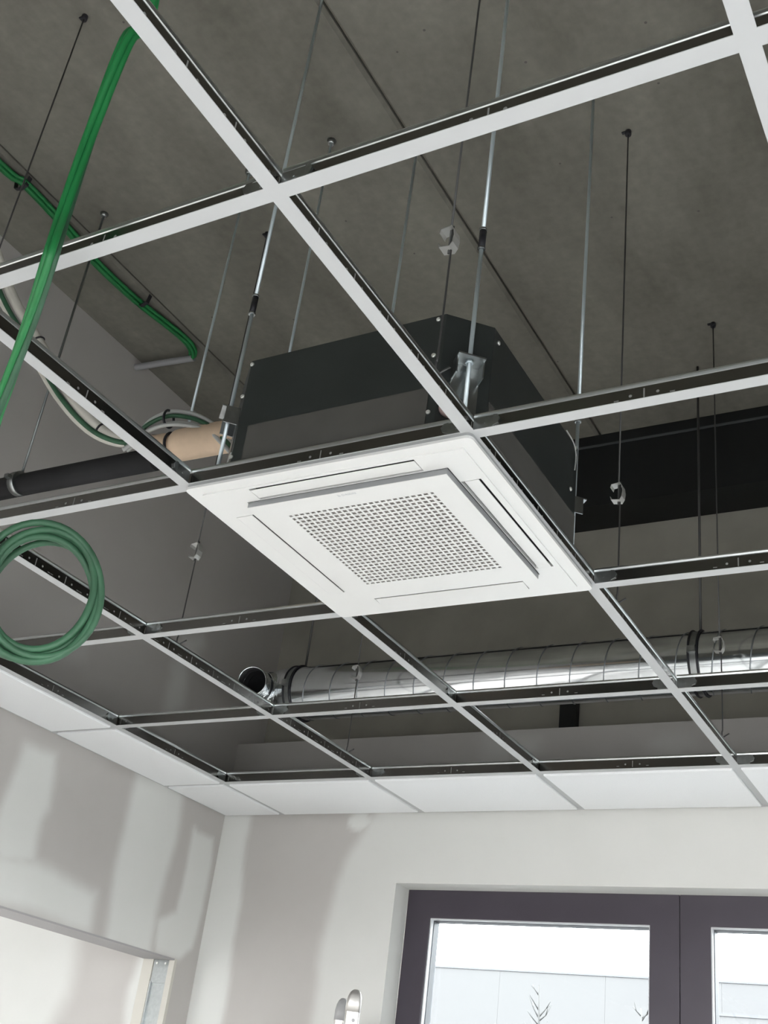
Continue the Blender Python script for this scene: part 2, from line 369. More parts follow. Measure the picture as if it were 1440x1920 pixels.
wall('wall_window', us, vs2, lambda u, v, t: (u, YW + t, v), 0.10, [WIN, WINN],
     [(E_, 0.02, 1), (F_, 0.03, 0.85), (G_, 0.012, 1), (I_, 0.05, 0.45), (J_, 0.04, 0.4), (K_, 0.03, 1), (KL, 0.07, 0.9)], 'lined window wall with pale filler and a large window')
# structural wall behind the lining
mb = MB().box(XN, XR, 2.97, 3.17, 0.10, SLAB)
for a0, a1 in ((XN, -4.7), (-3.25, -1.40), (1.76, XR)): mb.box(a0, a1, 2.97, 3.17, FLOOR, 0.10)
for a0, a1 in ((-1.40, 1.76),): mb.box(a0, a1, 2.97, 3.17, -0.22, 0.10)
for a0, a1 in ((-4.7, -3.25), (-1.40, 1.76)): mb.box(a0, a1, 2.97, 3.17, FLOOR, -2.62)
struct(obj('wall_outer', mb, M_BLOCK), 'grey structural wall above and behind the window lining')
# black beam under the slab on the window side
beam = struct(obj('trim_1', MB().box(XL, XR, 2.78, 2.965, 1.16, SLAB), M_BEAM), 'black beam under the slab along the window wall')
obj('seam', MB().box(XL, XR, 2.776, 2.7805, 1.425, 1.434), M_BEAML, beam)
# walls out of the picture, with made-up window openings that let light in
def side_wall(name, along_x, pos, t, a0, a1, w0, w1, z0=-1.8, z1=-0.4):
    mb = MB()
    for p, q, r, s_ in ((a0, w0, FLOOR, SLAB), (w1, a1, FLOOR, SLAB), (w0, w1, FLOOR, z0), (w0, w1, z1, SLAB)):
        if along_x: mb.box(p, q, min(pos, pos + t), max(pos, pos + t), r, s_)
        else: mb.box(min(pos, pos + t), max(pos, pos + t), p, q, r, s_)
    return struct(obj(name, mb, M_PLAIN))
side_wall('wall_right', False, XR, 0.2, YB, 3.2, -1.7, 0.7)
struct(obj('wall_right_above_grid', MB().box(XR - 0.02, XR, YB, 2.78, 0.02, SLAB), M_CONC))  # unseen dark concrete skins, right and back, added to cut bounce above the grid
struct(obj('wall_back_above_grid', MB().box(XL, XR - 0.02, YB, YB + 0.02, 0.02, SLAB), M_CONC))
struct(obj('added_ceiling_border', MB().box(1.212, XR, YB, 2.388, 0.0, 0.015).box(XL, 1.212, YB, -1.81, 0.0, 0.015), M_TILE), 'white border boards added out of view to darken the space above the grid')  # unseen boards added to cut the light reaching above the grid
wb = MB()
for p, q, r, s_ in ((XN, -4.7, FLOOR, SLAB), (-2.5, -0.8, FLOOR, SLAB), (1.6, XR, FLOOR, SLAB), (-4.7, -2.5, FLOOR, -1.8), (-4.7, -2.5, -0.4, SLAB), (-0.8, 1.6, FLOOR, -1.8), (-0.8, 1.6, -0.4, SLAB)):
    wb.box(p, q, YB - 0.2, YB, r, s_)
struct(obj('wall_back', wb, M_PLAIN))
struct(obj('wall_far_left', MB().box(XN - 0.2, XN, YB, 3.2, FLOOR, SLAB), M_PLAIN))
# ceiling of the next room
struct(obj('ceiling_next_room', MB().box(XN, XL - 0.15, YB, 2.79, 0.0, 0.02), M_TILE), 'white ceiling of the next room')
# wall angle the tiles rest on
struct(obj('trim_2', MB().box(XL, XL + 0.022, YB, YW, -0.001, 0.0005).box(XL, XL + 0.0015, YB, YW, 0, 0.022), M_WHITE), 'white wall angle along the left wall')
struct(obj('trim_3', MB().box(XL + 0.022, XR, YW - 0.022, YW, -0.001, 0.0005).box(XL + 0.022, XR, YW - 0.0015, YW, 0, 0.022), M_WHITE), 'white wall angle along the window wall')

# ---- doorway in the left wall
d = bpy.data.objects.new('door_1', None); COL.objects.link(d); ORG['door_1'] = (XL, 2.68, FLOOR); d.location = (XL, 2.68, FLOOR + ZC); struct(d, 'unfinished doorway in the left wall with bare steel stud')
obj('board_edge', MB().box(XL - 0.024, XL + 0.0005, 2.667, 2.681, FLOOR, -0.56), M_BOARDE, d)
obj('board_edge', MB().box(XL - 0.1455, XL - 0.098, 2.667, 2.681, FLOOR, -0.56), M_BOARDE, d)
obj('steel_stud', MB().box(XL - 0.097, XL - 0.025, 2.676, 2.6795, FLOOR, -0.60).box(XL - 0.097, XL - 0.091, 2.668, 2.676, FLOOR, -0.64).box(XL - 0.031, XL - 0.025, 2.668, 2.676, FLOOR, -0.64), M_GALV, d)
h = obj('head_channel', MB().box(XL - 0.097, XL - 0.025, 2.671, 2.6765, -0.645, -0.561), M_GALV, d)
for sx in (0.040, 0.080): obj('screw', MB().cyl((XL - sx, 2.671, -0.578), (XL - sx, 2.667, -0.578), 0.004, 10), M_SCREW, h)
obj('head_lining', MB().box(XL - 0.144, XL - 0.001, 1.56, 2.667, -0.566, -0.5595), M_HEAD, d)

# ---- windows
def window(n, x0, x1, z0, z1, y, fw=0.095, fm=None):
    w = bpy.data.objects.new('window_%d' % n, None); COL.objects.link(w); ORG[w.name] = (x0, y, z0); w.location = (x0, y, z0 + ZC); struct(w, 'anthracite framed window')
    obj('window_frame', MB().plate([x0, x0 + fw, x1 - fw, x1], [z0, z0 + fw, z1 - fw, z1], 0, 0.07, lambda i, j: i == 1 and j == 1).xform(Matrix(((1, 0, 0, 0), (0, 0, 1, y), (0, 1, 0, 0), (0, 0, 0, 1)))), fm or M_FRAME, w, bevel=0.002)
    a0, a1, c0, c1 = x0 + fw, x1 - fw, z0 + fw, z1 - fw
    bw = 0.012
    def ring(mb, e0, e1, ya, yb):
        mb.plate([a0 + e0, a0 + e1, a1 - e1, a1 - e0], [c0 + e0, c0 + e1, c1 - e1, c1 - e0], ya, yb, lambda i, j: i == 1 and j == 1)
        return mb.xform(Matrix(((1, 0, 0, 0), (0, 0, 1, 0), (0, 1, 0, 0), (0, 0, 0, 1))))
    obj('gasket', ring(MB(), 0.0, 0.004, y + 0.006, y + 0.026), M_BEADW, w)
    obj('glazing_bead', ring(MB(), 0.0, 0.006, y + 0.0265, y + 0.066), M_BEAD, w)
    obj('pane', MB().box(a0 + 0.003, a1 - 0.003, y + 0.057, y + 0.063, c0 + 0.003, c1 - 0.003), M_GLASS, w)
    return w
YF = 2.90
window(1, -1.2805, -0.304, -2.60, -0.25, YF); window(2, -0.302, 0.668, -2.60, -0.25, YF); window(3, 0.670, 1.640, -2.60, -0.25, YF)
window(4, -4.60, -3.36, -2.60, -0.28, YF, 0.03, M_PANEL)
struct(obj('window_sill_1', MB().box(-1.279, 1.639, YW, YF, -2.63, -2.60), M_PANEL), 'white window sill')

# ================================================================== OUTSIDE
struct(obj('ground_outside', MB().box(-150, 150, -150, 200, FLOOR - 1.2, FLOOR - 0.9), M_GROUND), 'dark asphalt yard outside')
def hall(label, x0, x1, y0, y1, top):
    t = thing('hall_building', label, 'building', ((x0 + x1) / 2, y0, FLOOR - 0.9))
    x = x0
    while x < x1 - 0.1:
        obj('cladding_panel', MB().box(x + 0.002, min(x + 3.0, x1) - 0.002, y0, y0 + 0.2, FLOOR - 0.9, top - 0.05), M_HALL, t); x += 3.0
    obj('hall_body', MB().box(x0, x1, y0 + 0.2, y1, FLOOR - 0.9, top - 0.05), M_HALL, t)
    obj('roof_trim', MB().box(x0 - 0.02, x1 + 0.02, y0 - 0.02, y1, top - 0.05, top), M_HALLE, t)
    return t
hall('long pale clad hall across the yard behind the window panes', -40, 14, 30, 50, 3.53)
hall('lower pale annex seen through the right window pane', -6.9, 12, 26, 29.5, 2.27)
def tree(loc, h, seed, label):
    rnd = random.Random(seed); t = thing('bare_tree', label, 'tree', loc, 'bare trees outside the window')
    tr = MB(); br = MB()
    P = [Vector(loc) + Vector((rnd.uniform(-.05, .05) * k, rnd.uniform(-.05, .05) * k, h * k / 6)) for k in range(7)]
    tr.tube(P, [0.07 * (1 - k / 7.0) + 0.006 for k in range(7)], 7)
    for k in range(30):
        s_ = rnd.uniform(0.35, 0.98); i = min(int(s_ * 6), 5); p = P[i].lerp(P[i + 1], s_ * 6 - i); a = rnd.uniform(0, 6.283); L = h * 0.22 * (1.15 - s_)
        q = p + Vector((math.cos(a) * L * 0.42, math.sin(a) * L * 0.42, L * rnd.uniform(0.3, 0.7))); e = q + Vector((math.cos(a + .6) * L * 0.3, math.sin(a + .6) * L * 0.3, L * rnd.uniform(0.2, 0.7)))
        br.tube([p, q, e], [0.013, 0.009, 0.004], 5)
        e2 = q + Vector((math.cos(a - .9) * L * 0.4, math.sin(a - .9) * L * 0.4, L * 0.35)); br.tube([q, e2], [0.010, 0.004], 5)
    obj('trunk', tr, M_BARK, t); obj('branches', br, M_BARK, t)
tree((-7.95, 20, FLOOR - 0.9), 5.40, 3, 'slender bare tree outside the left window pane')
tree((-5.75, 20, FLOOR - 0.9), 5.15, 8, 'slender bare tree outside beside the window mullion')

# ================================================================== CEILING GRID
def tee_parts(t, L, kind, x0=0.0):
    # a tee along +x from its empty: painted flange, steel web, rounded bulb, punched slots, end clips
    e = 0.012 if kind != 'main' else 0.0
    obj('flange', MB().box(e, L - e, -0.012, 0.012, 0.0, 0.0012), M_WHITE, t)
    obj('web', MB().box(e * 0.5, L - e * 0.5, -0.0009, 0.0009, 0.0012, 0.031), M_WEB, t)
    oct_ = [(0.0034 * math.cos(a), 0.0356 + 0.0052 * math.sin(a)) for a in np.linspace(0, 2 * math.pi, 9)[:-1]]
    mb = MB(); n = 8; g = 0.006 if kind != 'main' else 0.0
    mb.v = [(xx, y, z) for xx in (g, L - g) for y, z in oct_]
    mb.f = [tuple(range(n)), tuple(range(2 * n - 1, n - 1, -1))] + [(i, n + i, n + (i + 1) % n, (i + 1) % n) for i in range(n)]; mb.smooth = [False] * len(mb.f)
    obj('bulb', mb, M_BULB, t)
    sl = MB()
    def mark(c):
        for s_ in (-1, 1):
            y0, y1 = (0.0009, 0.0012) if s_ > 0 else (-0.0012, -0.0009)
            sl.box(c - 0.0012, c + 0.0012, y0, y1, 0.008, 0.027)
            for dx in (-0.022, 0.022):
                sl.add([(c + dx + 0.0028 * math.cos(a), y1 if s_ > 0 else y0, 0.0165 + 0.0028 * math.sin(a)) for a in np.linspace(0, 2 * math.pi, 9)[:-1]], [tuple(range(8)) if s_ < 0 else tuple(range(7, -1, -1))])
            for dx in (-0.045, 0.045): sl.box(c + dx - 0.004, c + dx + 0.004, y0, y1, 0.0105, 0.0125)
    if kind == 'main':
        c = 0.1
        while c < L - 0.04:
            mark(c); c += 0.1
    else:
        c = 0.3
        while c < L: mark(c); c += 0.6
    obj('punched_slots', sl, M_SLOT, t)['kind'] = 'stuff'
    if kind != 'main':
        for s_, xe in ((1, 0.006), (-1, L - 0.006)):
            a, b_ = sorted((xe, xe + s_ * 0.036))
            c = MB().box(a, b_, -0.0030, -0.0012, 0.006, 0.0300)
            mid = xe + s_ * 0.036
            c.add([(mid, -0.0031, 0.010), (mid + s_ * 0.010, -0.0045, 0.014), (mid + s_ * 0.013, -0.0055, 0.022), (mid + s_ * 0.008, -0.0045, 0.030), (mid, -0.0031, 0.032),
                   (mid, -0.0012, 0.010), (mid + s_ * 0.010, -0.0012, 0.014), (mid + s_ * 0.013, -0.0012, 0.022), (mid + s_ * 0.008, -0.0012, 0.030), (mid, -0.0012, 0.032)],
                  [(0, 1, 2, 3, 4), (9, 8, 7, 6, 5), (0, 5, 6, 1), (1, 6, 7, 2), (2, 7, 8, 3), (3, 8, 9, 4)])
            k = obj('end_clip', c, M_GALV, t)
            if L > 1.0 or L < 0.7: obj('rivet', MB().cyl((xe + s_ * 0.02, -0.003, 0.018), (xe + s_ * 0.02, -0.0045, 0.018), 0.0022, 8), M_GALV, k)
HALF = math.pi / 2
G_MAIN, G_CROSS, G_SHORT = 'main runners of the ceiling grid', 'long cross tees of the ceiling grid', 'short cross tees of the ceiling grid'
def tee(name, label, L, kind, loc, rz, group):
    t = thing(name, label, 'ceiling tee', (0, 0, 0), group); ORG[t.name] = (0, 0, 0)
    tee_parts(t, L, kind); t.location = (loc[0], loc[1], loc[2] + ZC); t.rotation_euler = (0, 0, rz); ORG[t.name] = tuple(loc)
    return t
mr = tee('main_runner', 'long white main runner along the right edge of the white ceiling unit', 4.6, 'main', (0, -1.8, 0), HALF, G_MAIN)
copy_thing(mr, (-1.2, -1.8, 0), 'white main runner on the left passing behind the hanging green cable coil', HALF)
x12 = tee('cross_tee', 'white cross tee at the top right, nearest the camera, between two hanging rods', 1.2, 'cross', (0, 0, 0), 0, G_CROSS)
for yy, xx, lab in (
    (0.0, -1.2, 'white cross tee at the upper left with the green cable bundle hanging across it'),
    (0.6, -1.2, 'white cross tee along the near edge of the white ceiling unit'),
    (0.6, 0.0, 'white cross tee running right from the near right corner of the ceiling unit'),
    (1.2, -1.2, 'white cross tee along the far edge of the ceiling unit'),
    (1.2, 0.0, 'white cross tee running right from the far right corner of the ceiling unit'),
    (1.8, -1.2, 'white cross tee in front of the silver round duct, left half'),
    (1.8, 0.0, 'white cross tee in front of the silver round duct, far right half'),
    (2.4, -1.2, 'white cross tee holding the tiles along the window wall, middle stretch'),
    (2.4, 0.0, 'white cross tee holding the tile at the far right of the window wall')):
    copy_thing(x12, (xx, yy, 0), lab)
xl = tee('cross_tee', 'cut cross tee from the left wall crossed by the lower part of the green coil', 0.885, 'cross', (-2.085, 1.2, 0), 0, G_CROSS)
copy_thing(xl, (-2.085, 1.8, 0), 'cut cross tee reaching the left wall below the open end of the duct')
copy_thing(xl, (-2.085, 2.4, 0), 'cut cross tee in the corner tiles where the two walls meet')
sh = tee('short_cross_tee', 'short white tee in front of the white pipe, ending at the unit near left corner', 0.6, 'short', (-0.6, 0.0, 0), HALF, G_SHORT)
for xx, yy, lab in (
    (-0.6, -0.6, 'short white tee at the far left crossed by the lower part of the hanging green cables'),
    (-0.6, 0.6, 'short white tee hidden along the left edge of the ceiling unit'),
    (-0.6, 1.2, 'short white tee running from the far left corner of the ceiling unit to the duct'),
    (-0.6, 1.8, 'short white tee under the duct, in line with the left edge of the ceiling unit'),
    (-1.8, 1.2, 'short white tee beside the left wall tiles behind the bottom of the green coil'),
    (-1.8, 1.8, 'short white tee beside the left wall tiles, ending at the far corner'),
    (0.6, -0.6, 'short white tee at the very top right corner of the frame'),
    (0.6, 0.0, 'short white tee cut by the right frame edge, below the top right crossing')):
    if (xx, yy) == (-0.6, -0.6): continue
    copy_thing(sh, (xx, yy, 0), lab, HALF)
sw = tee('short_cross_tee', 'cut tee between the second and third window wall tiles from the corner tile', 0.40, 'short', (-0.6, 2.4, 0), HALF, G_SHORT)
copy_thing(sw, (-1.8, 2.4, 0), 'cut tee beside the small corner tile', HALF)

# ---- tiles (face drops a little below the flange)
G_TILE = 'white tiles along the walls'
def tile(x0, x1, y0, y1, lab):
    t = thing('ceiling_tile', lab, 'ceiling tile', ((x0 + x1) / 2, (y0 + y1) / 2, 0), G_TILE)
    obj('tile_face', MB().bevbox(x0 + 0.013, x1 - 0.013, y0 + 0.013, y1 - 0.013, -0.0065, 0.0015, 0.002), M_TILE, t)
    obj('tile_core', MB().box(x0 + 0.003, x1 - 0.003, y0 + 0.003, y1 - 0.003, 0.0015, 0.014), M_TILE, t)
xa, yb_ = XL + 0.006, YW - 0.006
tile(xa, -1.8, 1.2, 1.8, 'white ceiling tile along the left wall at the left frame edge')
tile(xa, -1.8, 1.8, 2.4, 'white ceiling tile along the left wall, next to the corner tile')
tile(xa, -1.8, 2.4, yb_, 'small white corner tile where the two walls meet')
tile(-1.8, -1.2, 2.4, yb_, 'white tile at the window wall, right next to the corner tile')
tile(-1.2, -0.6, 2.4, yb_, 'white tile at the window wall, second from the corner tile, above the left window edge')
tile(-0.6, 0.0, 2.4, yb_, 'white tile at the window wall, above the window mullion')
tile(0.0, 0.6, 2.4, yb_, 'white tile at the window wall cut off by the right frame edge')

# ================================================================== CASSETTE UNIT
U = thing('cassette_air_conditioner', 'white square ceiling cassette air conditioner with perforated grille and dark metal housing', 'air conditioner', (-0.3, 0.9, -0.028))
CH = 0.068; bx0, bx1, by0, by1 = -0.5875, -0.0125, 0.6125, 1.1875
octo = [(bx0 + CH, by0), (bx1 - CH, by0), (bx1, by0 + CH), (bx1, by1 - CH), (bx1 - CH, by1), (bx0 + CH, by1), (bx0, by1 - CH), (bx0, by0 + CH)]
body = obj('housing', MB().prism(octo, 0.045, 0.292), M_BODY, U, bevel=0.0015)
obj('housing_lip', MB().prism([(p[0] * 1.0, p[1]) for p in octo], 0.030, 0.0445), M_GALV, U)
for q in ((bx0 + 0.095, bx1 - 0.085, by0 - 0.002, by0 + 0.001), (bx0 + 0.095, bx1 - 0.085, by1 - 0.001, by1 + 0.002)): obj('insulation_panel', MB().box(*q, 0.046, 0.128), M_BAND, U)
for q in ((bx1 - 0.001, bx1 + 0.002, by0 + 0.070, by1 - 0.072), (bx0 - 0.002, bx0 + 0.001, by0 + 0.070, by1 - 0.072)): obj('insulation_panel', MB().box(*q, 0.046, 0.124), M_BAND, U)
def screw(p, n):
    p = Vector(p); n = Vector(n); obj('screw', MB().tube([p, p + n * 0.0025], [0.0048, 0.0036], 10), M_SCREW, U)
for p in ((-0.517, 0.282), (-0.536 + 0.012, 0.205), (-0.520, 0.062), (-0.096, 0.282), (-0.097, 0.200), (-0.094, 0.075)): screw((p[0], by0, p[1]), (0, -1, 0))
for p in ((0.70, 0.270), (1.105, 0.285), (1.09, 0.175)): screw((bx1, p[0], p[1]), (1, 0, 0))
obj('pipe_cover', MB().tube([(-0.058, 0.628, 0.085), (-0.052, 0.618, 0.085)], [0.022, 0.020], 16), mat('pinkish_plug', (0.36, 0.27, 0.26), 0.7), U)
obj('capillary_tube', MB().tube(smooth_path([(bx1 + 0.003, 1.045, 0.292), (bx1 + 0.008, 1.075, 0.278), (bx1 + 0.008, 1.092, 0.255), (bx1 + 0.004, 1.098, 0.225)], 5), 0.0015, 6), M_GREYC, U)
RODS = [(-0.5665, 0.6335), (-0.0335, 0.6335), (-0.0335, 1.1665), (-0.5665, 1.1665)]
for rx, ry in RODS:
    n = Vector((1 if rx > -0.3 else -1, 1 if ry > 0.9 else -1, 0)).normalized(); c = Vector((rx, ry, 0)); s_ = Vector((-n.y, n.x, 0))
    F = Matrix(((s_.x, n.x, 0, rx), (s_.y, n.y, 0, ry), (0, 0, 1, 0), (0, 0, 0, 1)))
    br = MB().plate([-0.026, -0.005, 0.005, 0.026], [-0.028, -0.005, 0.005, 0.018], 0.186, 0.189, lambda i, j: i == 1 and j == 1)
    br.box(-0.026, 0.026, -0.0185, -0.0165, 0.085, 0.187).box(-0.026, -0.0235, -0.0165, 0.010, 0.150, 0.187).box(0.0235, 0.026, -0.0165, 0.010, 0.150, 0.187)
    obj('hanger_bracket', br.xform(F), M_GALV, U)
# decoration panel
px0, px1, py0, py1, pz = -0.598, 0.008, 0.589, 1.192, -0.012
def rrect(x0, x1, y0, y1, r, k=5):
    P = []
    for cx, cy, a0 in ((x1 - r, y0 + r, -HALF), (x1 - r, y1 - r, 0), (x0 + r, y1 - r, HALF), (x0 + r, y0 + r, math.pi)):
        for i in range(k + 1): a = a0 + HALF * i / k; P.append((cx + r * math.cos(a), cy + r * math.sin(a)))
    return P
def ring_prism(P, Q, z0, z1):                      # outline P with an inner outline Q of as many points cut out
    n = len(P); mb = MB(); mb.v = [(x, y, z) for z in (z0, z1) for R_ in (P, Q) for x, y in R_]
    for i in range(n):
        j = (i + 1) % n; mb.f += [(i, n + i, n + j, j), (2 * n + i, 2 * n + j, 3 * n + j, 3 * n + i), (i, j, 2 * n + j, 2 * n + i), (n + i, 3 * n + i, 3 * n + j, n + j)]
    mb.smooth = [False] * len(mb.f); return mb
IN = 0.026
obj('panel_rim', ring_prism(rrect(px0, px1, py0, py1, 0.012), rrect(px0 + IN, px1 - IN, py0 + IN, py1 - IN, 0.012), pz, -0.0065), M_PANEL, U)
obj('rim_shade_strip', ring_prism(rrect(px0 + 0.0008, px1 - 0.0008, py0 + 0.0008, py1 - 0.0008, 0.012), rrect(px0 + IN, px1 - IN, py0 + IN, py1 - IN, 0.012), -0.0064, -0.0003), M_RIMSHADE, U)  # grey ring added under the rim, shade of the panel side in its colour
gx = [px0 + IN, -0.557, -0.515, -0.498, -0.468, -0.116, -0.072, -0.068, -0.030, px1 - IN]
FN, FF = (-0.468, -0.116, 0.621, 0.661), (-0.468, -0.116, 1.112, 1.150)
FL, FR = (-0.557, -0.516, 0.708, 1.067), (-0.069, -0.030, 0.714, 1.067)
xs = sorted({px0 + IN, px1 - IN, FN[0], FN[1], FL[0], FL[1], FR[0], FR[1], -0.500, -0.070 + 0.0})
ys = sorted({py0 + IN, py1 - IN, FN[2], FN[3], FF[2], FF[3], FL[2], FL[3], FR[2], 0.663, 1.093})
def in_any(cx, cy, rs): return any(r[0] < cx < r[1] and r[2] < cy < r[3] for r in rs)
HOLES = [FN, FF, FL, FR, (-0.500, -0.070, 0.663, 1.093)]
obj('panel_frame', MB().plate(xs, ys, pz - 0.0025, -0.001, lambda i, j: in_any((xs[i] + xs[i + 1]) / 2, (ys[j] + ys[j + 1]) / 2, HOLES)), M_PANEL, U)
obj('gap_shade_sheet', MB().box(px0 + IN + 0.004, px1 - IN - 0.004, py0 + IN + 0.004, py1 - IN - 0.004, -0.001, 0.006), M_DARK, U)  # dark sheet behind the flap gaps, standing for the shade in them
def flap(r, tilt_axis, a, g):
    x0, x1, y0, y1 = r[0] + g[0], r[1] - g[1], r[2] + g[2], r[3] - g[3]
    mb = MB().bevbox(x0, x1, y0, y1, pz - 0.0032, pz - 0.0018, 0.0004); c = Vector(((x0 + x1) / 2, (y0 + y1) / 2, pz))
    R_ = Matrix.Translation(c) @ Matrix.Rotation(math.radians(a), 4, tilt_axis) @ Matrix.Translation(-c)
    obj('louvre_flap', mb.xform(R_), M_PANEL, U)
flap(FN, 'X', 1.5, (0.0012, 0.0012, 0.0042, 0.006)); flap(FF, 'X', -4, (0.001, 0.001, 0.006, 0.001))
flap(FL, 'Y', -1, (0.001, 0.004, 0.001, 0.001)); flap(FR, 'Y', 1.5, (0.007, 0.0046, 0.0012, 0.0012))
# centre plate with square perforation
cx0, cx1, cy0, cy1 = -0.498, -0.073, 0.666, 1.091
cz0, cz1 = -0.026, -0.0246
N = 25; hx0, hx1, hy0, hy1 = -0.432, -0.127, 0.718, 1.022; pit = (hx1 - hx0) / (N - 1); pity = (hy1 - hy0) / (N - 1)
hs = 0.0044
def grid_breaks(lo, hi, h0, p_):
    L = [lo]
    for k in range(0, N):
        s_ = hs if 0 < k < N - 1 else 0.0033
        L += [h0 + k * p_ - s_, h0 + k * p_ + s_]
    return L + [hi]
gxs, gys = grid_breaks(cx0, cx1, hx0, pit), grid_breaks(cy0, cy1, hy0, pity)
obj('return_grille', MB().plate(gxs, gys, cz0, cz1, lambda i, j: i % 2 == 1 and j % 2 == 1 and 0 < i < len(gxs) - 2 + 1 and 0 < j < len(gys) - 1), M_PANEL, U)
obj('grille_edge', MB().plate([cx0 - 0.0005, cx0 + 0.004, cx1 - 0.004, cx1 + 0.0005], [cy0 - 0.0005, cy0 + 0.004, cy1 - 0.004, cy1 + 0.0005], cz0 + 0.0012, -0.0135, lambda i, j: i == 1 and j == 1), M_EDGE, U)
obj('filter', MB().box(cx0 + 0.02, cx1 - 0.02, cy0 + 0.02, cy1 - 0.02, -0.0228, -0.0205), M_FILTER, U)
# faint maker's lettering
fc = bpy.data.curves.new('lettering', 'FONT'); fc.body = 'DAIKIN'; fc.size = 0.0088; fc.extrude = 0.00015; fc.space_character = 1.05; fc.materials.append(M_INK)
ft = bpy.data.objects.new('lettering_curve', fc); COL.objects.link(ft); bpy.context.view_layer.update()
fme = bpy.data.meshes.new_from_object(ft.evaluated_get(bpy.context.evaluated_depsgraph_get())); bpy.data.objects.remove(ft)
fo = bpy.data.objects.new('lettering', fme); COL.objects.link(fo); fo.parent = U; fo['kind'] = 'stuff'
fo.location = (-0.293 + 0.3, 0.6785 - 0.9, cz0 - 0.0002 + 0.028); fo.rotation_euler = (math.pi, 0, 0)
obj('emblem', MB().prism([(-0.301, 0.6785), (-0.2955, 0.6785), (-0.301, 0.6720)][::-1], cz0 - 0.0003, cz0 + 0.0002), M_INK, U)

# ---- threaded rods carrying the unit
G_ROD = 'threaded rods carrying the ceiling unit'
for (rx, ry), lab, cz in zip(RODS, ('zinc threaded rod with dark coupler at the left edge of the unit housing', 'zinc threaded rod with dark coupler at the near right corner of the unit',
                          'zinc threaded rod at the far right corner of the unit housing', 'zinc threaded rod rising behind the unit, left of the middle tee'), (0.465, 0.475, 0.42, 0.38)):
    t = thing('suspension_rod', lab, 'threaded rod', (rx, ry, 0.06), G_ROD)
    obj('lower_rod', MB().cyl((rx, ry, 0.065), (rx, ry, cz), 0.0042, 12), M_ROD, t)
    obj('upper_rod', MB().cyl((rx, ry, cz), (rx, ry, SLAB), 0.0042, 12), M_ROD, t)
    cp = obj('coupler', MB().cyl((rx, ry, cz - 0.022), (rx, ry, cz + 0.022), 0.0068, 6), M_TIE, t)
    for dz in (-0.026, 0.022): obj('nut', MB().cyl((rx, ry, cz + dz), (rx, ry, cz + dz + 0.005), 0.0078, 6), M_GALV, cp)
    for z0 in (0.1895, 0.179): obj('nut', MB().cyl((rx, ry, z0 + 0.0015), (rx, ry, z0 + 0.0065), 0.0075, 6), M_ROD, t)
    obj('washer', MB().cyl((rx, ry, 0.189), (rx, ry, 0.1905), 0.013, 18), M_ROD, t)
    obj('slab_anchor', MB().cyl((rx, ry, SLAB - 0.012), (rx, ry, SLAB), 0.009, 10), M_GALV, t)

# ---- wire hangers with spring clips
G_HANG = 'wire hangers of the ceiling grid'
def hanger(x, y, lab, zc=0.31, face=-1):
    t = thing('wire_hanger', lab, 'wire hanger', (x, y, 0.04), G_HANG)
    obj('upper_wire', MB().cyl((x, y, zc - 0.03), (x, y, SLAB - 0.012), 0.0021, 7), M_WIRE, t)
    obj('lower_wire', MB().tube(smooth_path([(x + 0.004, y, zc + 0.03), (x + 0.004, y, 0.08), (x + 0.002, y, 0.052), (x, y + 0.004, 0.036), (x - 0.006, y + 0.012, 0.034), (x + 0.016, y + 0.022, 0.052)], 4), 0.0019, 7), M_WIRE, t)
    s_ = face
    obj('spring_clip', MB().ribbon([(x + s_ * 0.016, y, zc + 0.012), (x + s_ * 0.014, y, zc + 0.020), (x - s_ * 0.006, y, zc + 0.023), (x - s_ * 0.011, y, zc + 0.014), (x - s_ * 0.013, y, zc), (x - s_ * 0.011, y, zc - 0.014),
                                   (x - s_ * 0.006, y, zc - 0.023), (x + s_ * 0.014, y, zc - 0.020), (x + s_ * 0.016, y, zc - 0.012)], (0, 1, 0), 0.022, 0.0012), M_SPRING, t)
    obj('eyelet', MB().cyl((x, y, SLAB - 0.016), (x, y, SLAB), 0.0085, 10).box(x - 0.018, x + 0.004, y - 0.004, y + 0.004, SLAB - 0.004, SLAB), M_TIE, t)
hanger(0.0, 0.456, 'dark wire hanger with pale spring clip left of the coupled rod above the unit')
hanger(0.0, 1.352, 'dark wire hanger with curved spring clip in front of the black beam')
hanger(0.0, 2.25, 'dark wire hanger in front of the duct at the right')
hanger(-1.2, 0.434, 'dark wire hanger at the upper left corner of the frame')
hanger(-1.2, 1.325, 'dark wire hanger with clip left of the white unit panel')
hanger(-1.2, 2.23, 'wire hanger with clip in front of the left part of the duct')

# ================================================================== SERVICES
# spiral duct
DY, DZ, DR = 2.47, 0.350, 0.098
D = thing('spiral_duct', 'silver round spiral ventilation duct with open end along the window wall', 'duct', (-0.2, DY, DZ - DR))
n = 40
obj('duct_pipe', MB().tube([(-1.62, DY, DZ), (2.15, DY, DZ)], [DR] * 2, n, caps=False), M_DUCT, D)
obj('duct_lining', MB().tube([(2.15, DY, DZ), (-1.62, DY, DZ)], [DR - 0.002] * 2, n, caps=False), M_DUCT, D)
obj('duct_stop', MB().cyl((2.14, DY, DZ), (2.15, DY, DZ), DR - 0.002, n), M_BLACK, D)
